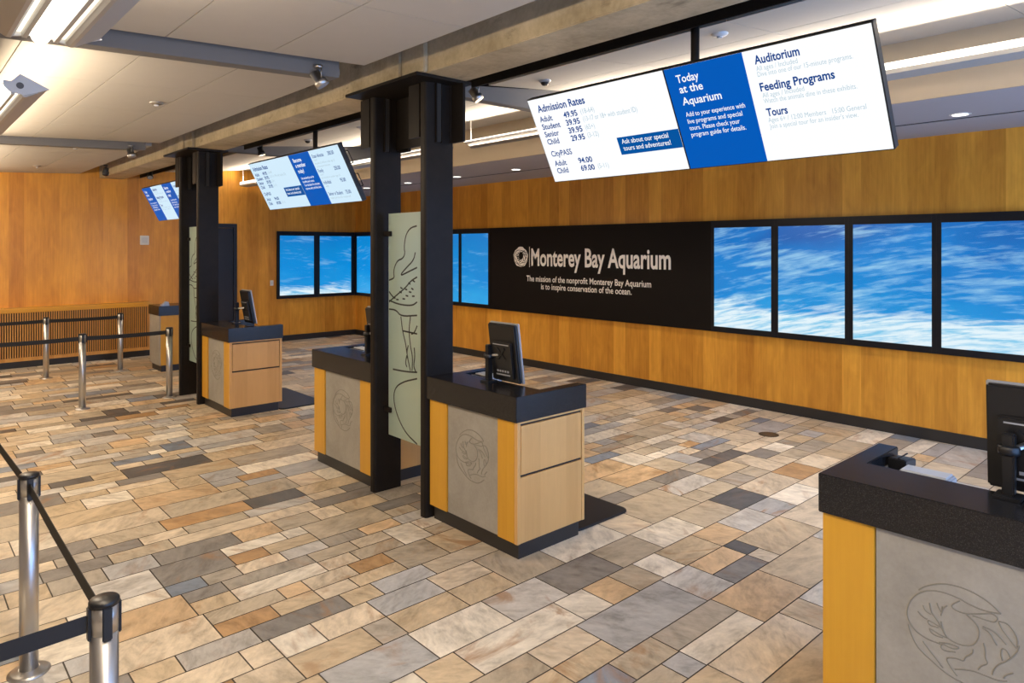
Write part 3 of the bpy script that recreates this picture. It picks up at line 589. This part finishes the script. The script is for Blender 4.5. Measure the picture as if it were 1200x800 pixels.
# ================================================================== HANGING MENU BOARDS
def menu_board(yl, kind, label, handles):
    """two displays side by side on a pole; u runs from yl towards -y, v down the tilted face"""
    t = thing('menu_board', label, 'menu screen', (3.55, yl - 1.11, 3.22))
    oy = yl - (yl - 1.11)
    T = frame((3.228 - 3.55, oy, 2.946 - 3.22), (0, -1, 0), (-.4537, 0, .891))
    scr = M['scr'] if kind == 'near' else M['scr2']
    for k in (0, 1):
        bm = bmesh.new(); prism(bm, [(k * 1.11 + .0005, -.604), (k * 1.11 + 1.1095, -.604), (k * 1.11 + 1.1095, .004), (k * 1.11 + .0005, .004)], -.055, -.002, T)
        hs = obj('display_housing', bm, M['plastic'], t, .003)
        bm = bmesh.new(); quad(bm, T, k * 1.11 + .006, k * 1.11 + 1.104, -.598, -.003, -.001); obj('screen', bm, scr, hs)
    def layer(name, mt, fn):
        # every line of writing is a part of its own
        global write
        keep = write
        def one(_, *a):
            bm = bmesh.new(); keep(bm, *a); obj(name, bm, mt, t)
        write = one
        try: fn(None)
        finally: write = keep
    w1, w2 = .0008, .0016
    blues = {'near': [(1.114, 1.59)], 'mid': [(1.114, 1.59)], 'far': [(.006, .50), (1.114, 1.59)]}[kind]
    for a, b in blues:
        bm = bmesh.new(); quad(bm, T, a, b, -.598, -.003, w1); obj('blue_column', bm, M['blue'], t)
    def rates(bm):
        write(bm, T, 'Admission Rates', .073, .493, -.096, .047, .024, w1)
        for s, p, u1, v in (('Adult', '49.95', .179, -.163), ('Student', '39.95', .229, -.217), ('Senior', '39.95', .193, -.271), ('Child', '29.95', .171, -.325), ('Adult', '94.00', .172, -.483), ('Child', '69.00', .166, -.538)):
            write(bm, T, s, .062, u1, v, .037, .020, w1); write(bm, T, p, .283, .403, v, .037, .026, w1)
        write(bm, T, 'CityPASS', .06, .251, -.413, .038, .016, w1)
    def ages(bm):
        for s, a, b, v in (('(18-64)', .432, .546, -.158), ('(13-17 or 18+ with student ID)', .434, .864, -.208), ('(65+)', .431, .510, -.263), ('(3-12)', .429, .521, -.317), ('(5-11)', .433, .522, -.533)):
            write(bm, T, s, a, b, v, .032, -.002, w1)
    def prog(o):
        def f(bm):
            write(bm, T, 'Auditorium', o + .0, o + .232, -.077, .042, .026, w1); write(bm, T, 'Feeding Programs', o - .003, o + .372, -.219, .042, .026, w1); write(bm, T, 'Tours', o, o + .112, -.354, .040, .026, w1)
        def g(bm):
            for s, b, v in (('All ages / Included', .214, -.113), ('Dive into one of our 15-minute programs.', .466, -.143), ('All ages / Included', .217, -.254), ('Watch the animals dine in these exhibits.', .460, -.285), ('Ages 6+ / 12:00 Members   15:00 General', .484, -.388), ("Join a special tour for an insider's view.", .441, -.422)):
                write(bm, T, s, o, o + b, v, .025, -.003, w1)
        return f, g
    def today(o):
        def f(bm):
            write(bm, T, 'Today', o, o + .141, -.091, .043, .016, w2); write(bm, T, 'at the', o + .002, o + .150, -.150, .043, .016, w2); write(bm, T, 'Aquarium', o, o + .244, -.220, .043, .016, w2)
            for s, b, v in (('Add to your experience with', .362, -.288), ('live programs and special', .336, -.329), ('tours. Please check your', .311, -.369), ('program guide for details.', .338, -.408)): write(bm, T, s, o, o + b, v, .026, .008, w2)
        return f
    def member(o):
        def f(bm):
            write(bm, T, 'Become', o, o + .19, -.091, .043, .02, w2); write(bm, T, 'a member', o, o + .235, -.150, .043, .02, w2); write(bm, T, 'today!', o, o + .14, -.215, .043, .02, w2)
            for s, b, v in (('Get membership now for', .30, -.288), ('benefits and access.', .27, -.329), ('Your admission for one year,', .36, -.369), ('express entry and discounts.', .36, -.408)): write(bm, T, s, o, o + b, v, .026, .010, w2)
        return f
    def tiers(o):
        def f(bm):
            for s, b, p, v in (('Ocean Advocate', .25, '300.00', -.085), ('Family', .11, '250.00', -.245), ('Individual', .16, '95.00', -.375), ('Senior or Student', .30, '75.00', -.505)):
                write(bm, T, s, o, o + b, v, .038, .010, w1); write(bm, T, p, o + .34 + (.02 if len(p) < 6 else 0), o + .465, v, .038, .014, w1)
        def g(bm):
            for s, b, v in (('2 adults', .08, -.118), ('Includes all children under age 21', .42, -.155), ('and free guest admission.', .30, -.19), ('2 adults', .08, -.278), ('and children under age 21', .40, -.315), ('1 adult', .08, -.41), ('Valid photo ID required', .42, -.545)): write(bm, T, s, o, o + b, v, .022, -.003, w1)
        return f, g
    if kind in ('near', 'mid'):
        layer('rates_lettering', M['navy'], rates); layer('ages_lettering', M['pale'], ages)
        bm = bmesh.new(); quad(bm, T, .651, 1.104, -.463, -.348, w1); obj('callout_box', bm, M['boxblue'], t)
        def ask(bm): write(bm, T, 'Ask about our special', .681, 1.026, -.392, .03, .010, w2); write(bm, T, 'tours and adventures!', .680, 1.030, -.437, .03, .010, w2)
        layer('callout_lettering', M['ink'], ask)
    if kind == 'near':
        f, g = prog(1.646); layer('programme_lettering', M['navy'], f); layer('detail_lettering', M['pale'], g); layer('today_lettering', M['ink'], today(1.178))
    else:
        f, g = tiers(1.62); layer('membership_lettering', M['navy'], f); layer('detail_lettering', M['pale'], g); layer('member_lettering', M['ink'], member(1.178))
    if kind == 'far':
        f, g = prog(.55); layer('programme_lettering', M['navy'], f); layer('small_lettering', M['pale'], g); layer('today_lettering', M['ink'], today(.07))
    bm = bmesh.new(); tube(bm, [(0, 0, -.55), (0, 0, .27)], .026, 12); obj('hanging_pole', bm, M['steel'], t)
    box('wall_bracket', (-.07, .03, -.35, .35, -.62, -.50), M['steel'], t, .004)
    for a, b in handles:
        bm = bmesh.new(); p = [(2.2205, a, -.055), (2.255, a, -.055), (2.262, a - .012, -.055), (2.262, b + .012, -.055), (2.255, b, -.055), (2.2205, b, -.055)]
        tube(bm, [T @ Vector(q) for q in p], .006, 6); obj('carry_handle', bm, M['plastic'], t)
    return t
menu_board(3.41, 'near', 'largest hanging menu screen, nearest, showing programs and tours', [])
menu_board(8.28, 'mid', 'middle hanging menu screen left of the nearer column, showing membership prices', [(-.09, -.22), (-.33, -.46)])
menu_board(12.92, 'far', 'farthest hanging menu screen, half hidden by the farther column', [])

# ================================================================== LIGHT FITTINGS
def linear_light(y0, y1, label):
    """gull-wing fluorescent luminaire running along y, seen from below"""
    xc, z = .475, 2.80; L = y1 - y0
    t = thing('linear_luminaire', label, 'ceiling light', (xc, y0, z), (0, 0, 0), 'gull-wing fluorescent fittings left of the beam')
    T = Matrix(((1, 0, 0, 0), (0, 0, -1, L), (0, 1, 0, 0), (0, 0, 0, 1)))   # local xy -> x,z ; extrude -> y
    def pr(name, poly, mt, a=0, b=None, par=t):
        bm = bmesh.new(); prism(bm, poly, a, L if b is None else b, T); return obj(name, bm, mt, par)
    for s in (-1, 1):
        pr('wing_reflector', [(s * .088, .010), (s * .100, -.004), (s * .115, -.004), (s * .215, .052), (s * .215, .056), (s * .105, .100), (s * .088, .085)], M['metal'])
        pr('inner_rib', [(s * .040, .030), (s * .046, .004), (s * .062, .004), (s * .066, .030)], M['metal'])
        pr('lit_slot', [(s * .0665, .026), (s * .0875, .026), (s * .0875, .034), (s * .0665, .034)], M['slot'])
        for e, (a, b) in enumerate(((-.012, 0), (L, L + .012))):
            bm = bmesh.new(); prism(bm, [(s * .010, .045), (s * .035, .018), (s * .10, .004), (s * .225, .053), (s * .105, .112), (s * .085, .12), (s * .045, .075), (s * .010, .075)], a, b, T); ec = obj('end_cap', bm, M['white'], t)
            if s > 0 and e == 1 or s > 0:
                bm = bmesh.new(); lathe(bm, [(.018, -.002), (.018, .002)], 16, T @ Matrix.Translation((.085, .055, a if a < 0 else b))); obj('cap_screw', bm, M['greyp'], ec)
    bm = bmesh.new(); lathe(bm, [(.034, 0), (.034, L)], 16, T @ Matrix.Translation((0, .022, 0))); obj('fluorescent_tube', bm, M['tube'], t)
    pr('gear_tray', [(-.088, .0345), (.088, .0345), (.088, .06), (-.088, .06)], M['metal'])
    for yy in (.5, L - .5):
        bm = bmesh.new(); tube(bm, [(0, yy, .06), (0, yy, zl(xc) - z - .0005)], .006, 6); obj('hanger_rod', bm, M['bright'], t)
    area('left_down', (xc, (y0 + y1) / 2, z - .02), (0, 0, 0), .16, L, P_LEFT_DOWN * L / 5, WARM)
    for s in (-1, 1): area('left_up', (xc + s * .16, (y0 + y1) / 2, z + .11), (math.pi, s * .95, 0), .1, L, P_LEFT_UP * L / 5, WARM)
linear_light(-1.4, 3.42, 'gull-wing fluorescent fitting at the top left, nearest with three lit strips')
linear_light(4.72, 9.0, 'gull-wing fluorescent fitting at the left edge with a white pointed end cap')
linear_light(9.9, 13.5, 'gull-wing fluorescent fitting far left, beyond the photo edge')
def cove_light(y0, y1, lit, label):
    t = thing('cove_luminaire', label, 'ceiling light', (5.2, y0, 3.163), (0, 0, 0), 'linear cove fittings below the ceiling by the fascia')
    L = y1 - y0; T = Matrix(((1, 0, 0, 0), (0, 0, -1, L), (0, 1, 0, 0), (0, 0, 0, 1)))
    def pr(name, poly, mt, a=0, b=None):
        bm = bmesh.new(); prism(bm, poly, a, L if b is None else b, T); return obj(name, bm, mt, t)
    if lit:
        pr('trough', [(0, 0), (.16, -.012), (.17, .0), (.17, .08), (.162, .08), (.162, .004), (.005, .012), (.005, .03), (0, .03)], M['metal'])
        pr('lit_diffuser', [(-.0005, .0305), (.006, .0305), (.012, .080), (.005, .082)], M['cove'])
    else:
        pr('trough', [(0, .062), (.11, .0), (.17, .005), (.19, .08), (.182, .08), (.163, .012), (.112, .008), (.004, .070)], M['darkmetal'])
        pr('lit_lip', [(-.004, .0635), (-.0005, .0615), (.0035, .0705), (-.001, .078)], M['cove'])
    for yy in (.1, L - .1):
        bm = bmesh.new(); tube(bm, [(.03, yy, .05), (.03, yy, zr(5.23) - 3.1635)], .007, 6); obj('hanger_rod', bm, M['white'], t)
    area('cove_up', (5.29, (y0 + y1) / 2, 3.215), (math.pi, math.radians(-56), 0), .1, L - .05, P_COVE * L / 5, NEUTRAL, 125)
cove_light(-1.5, 3.5, True, 'cove fitting with a bright diffuser right of the largest menu screen')
cove_light(3.56, 6.6, False, 'brown underside cove fitting between the nearer column and the largest menu screen')
cove_light(7.05, 8.6, False, 'short cove fitting seen through the nearer column posts')
cove_light(8.66, 13.75, True, 'bright cove fitting behind the middle menu screen')
# downlights in the soffit
D0 = thing('downlight', 'round recessed downlight in the grey soffit, nearest at the right', 'downlight', (6.73, 1.78, 3.077), (0, 0, 0), 'recessed downlights in the soffit')
bm = bmesh.new(); lathe(bm, [(.082, -.004), (.082, -.0003), (.064, -.0003), (.062, -.006)], 28); obj('trim_ring', bm, M['white'], D0)
bm = bmesh.new(); lathe(bm, [(.060, -.0075), (.060, -.0062)], 24); obj('lit_lens', bm, M['lens'], D0)
DL = ['behind the right part of the largest menu screen', 'behind the middle of the largest menu screen', 'behind the left part of the largest menu screen', 'at the left edge of the largest menu screen', 'just right of the nearer column post', 'seen between the two nearer column posts', 'left of the nearer column pair', 'behind the middle menu screen', 'close to the far wall']
for i, lb in enumerate(DL):
    if i < 8: dup(D0, (6.73, 1.78 + 1.388 * (i + 1), 3.077), 'round recessed downlight in the grey soffit, ' + lb)
for i in range(-1, 9): spot('downlight_beam', (6.73, 1.78 + 1.388 * i, 3.06), (6.73, 1.78 + 1.388 * i, 0), P_DOWNLIGHT, NEUTRAL, 110, .8, .05)
# track spotlights
def track_spot(loc, target, label, lit, bright=True, power=P_TRACK):
    t = thing('track_spotlight', label, 'spotlight', loc, (0, 0, 0), 'small steel spotlights')
    d = (Vector(target) - Vector(loc)).normalized(); Q = d.to_track_quat('-Z', 'Y').to_matrix().to_4x4()
    T = Matrix.Translation((0, 0, -.09)) @ Q
    bm = bmesh.new(); lathe(bm, [(.02, .05), (.036, .045), (.036, -.015), (.046, -.018), (.046, -.06), (.042, -.06)], 20, T); obj('lamp_body', bm, M['bright'] if bright else M['plastic'], t)
    bm = bmesh.new(); lathe(bm, [(.040, -.062), (.040, -.0602)], 20, T); obj('lens', bm, M['spotlens'] if lit else M['silver'], t)
    bm = bmesh.new(); tube(bm, [(0, -.045, -.09), (0, -.045, -.03), (0, 0, -.02), (0, .045, -.03), (0, .045, -.09)], .006, 6); obj('yoke', bm, M['bright'] if bright else M['plastic'], t)
    bm = bmesh.new(); lathe(bm, [(.03, -.02), (.03, -.0005)], 16); obj('mount', bm, M['bright'] if bright else M['plastic'], t)
    if lit: spot('track_beam', Vector(loc) + Vector((0, 0, -.09)) + d * .08, target, power, WARM, 55, .9, .03)
track_spot((2.2, 4.40, 3.20), (4, 3.2, 0), 'steel spotlight on the grey cross beam left of the nearer column', False)
track_spot((3.60, 4.42, 3.305), (5.3, 2.9, 0), 'lit spotlight on the right of the nearer column head', True)
track_spot((2.2, 9.28, 3.19), (3, 9, 0), 'steel spotlight on the grey cross beam left of the farther column', False)
track_spot((2.42, 11.6, 3.17), (2.6, 13.5, 1), 'dark spotlight above the far maple wall, left of the farthest menu screen', True, False, 45)
track_spot((3.28, 12.6, 3.25), (2.6, 10, 0), 'dark spotlight directly over the farthest menu screen', False, False)
track_spot((3.62, 8.85, 3.30), (4.5, 8.5, 0), 'dark spotlight beside the beam at the left end of the middle menu screen', True, False, 120)
# small ceiling devices
def ceiling_dome(x, y, lb, side, camera=False):
    z = (zl if side == 'l' else zr)(x); t = thing('dome_camera' if camera else 'smoke_detector', lb, 'dome camera' if camera else 'detector', (x, y, z))
    bm = bmesh.new(); lathe(bm, [(.02, -.022), (.045, -.016), (.055, -.006), (.055, -.0005)], 20); obj('base', bm, M['bright'] if side == 'l' else M['white'] if not camera else M['silver'], t)
    bm = bmesh.new(); lathe(bm, [(.004, -.05), (.02, -.046), (.032, -.034), (.036, -.0225), (.034, -.0222)] if camera else [(.010, -.034), (.018, -.031), (.019, -.0225)], 18); obj('dome' if camera else 'sensor', bm, M['plastic'] if camera else M['tray'], t)
ceiling_dome(4.19, 4.20, 'small dome camera on the ceiling above the left end of the largest menu screen', 'r', True)
ceiling_dome(4.12, 2.48, 'round detector on the ceiling behind the pole of the largest menu screen', 'r')
ceiling_dome(1.72, 6.42, 'round detector on the left ceiling, nearest of the three', 'l'); ceiling_dome(1.73, 9.9, 'round detector on the left ceiling beyond the second cross beam', 'l'); ceiling_dome(1.71, 12.6, 'round detector on the left ceiling close to the far wall', 'l')
ceiling_dome(4.2, 7.3, 'round detector on the ceiling above the middle menu screen', 'r'); ceiling_dome(4.15, 8.6, 'small dome camera on the ceiling above the middle menu screen', 'r', True)
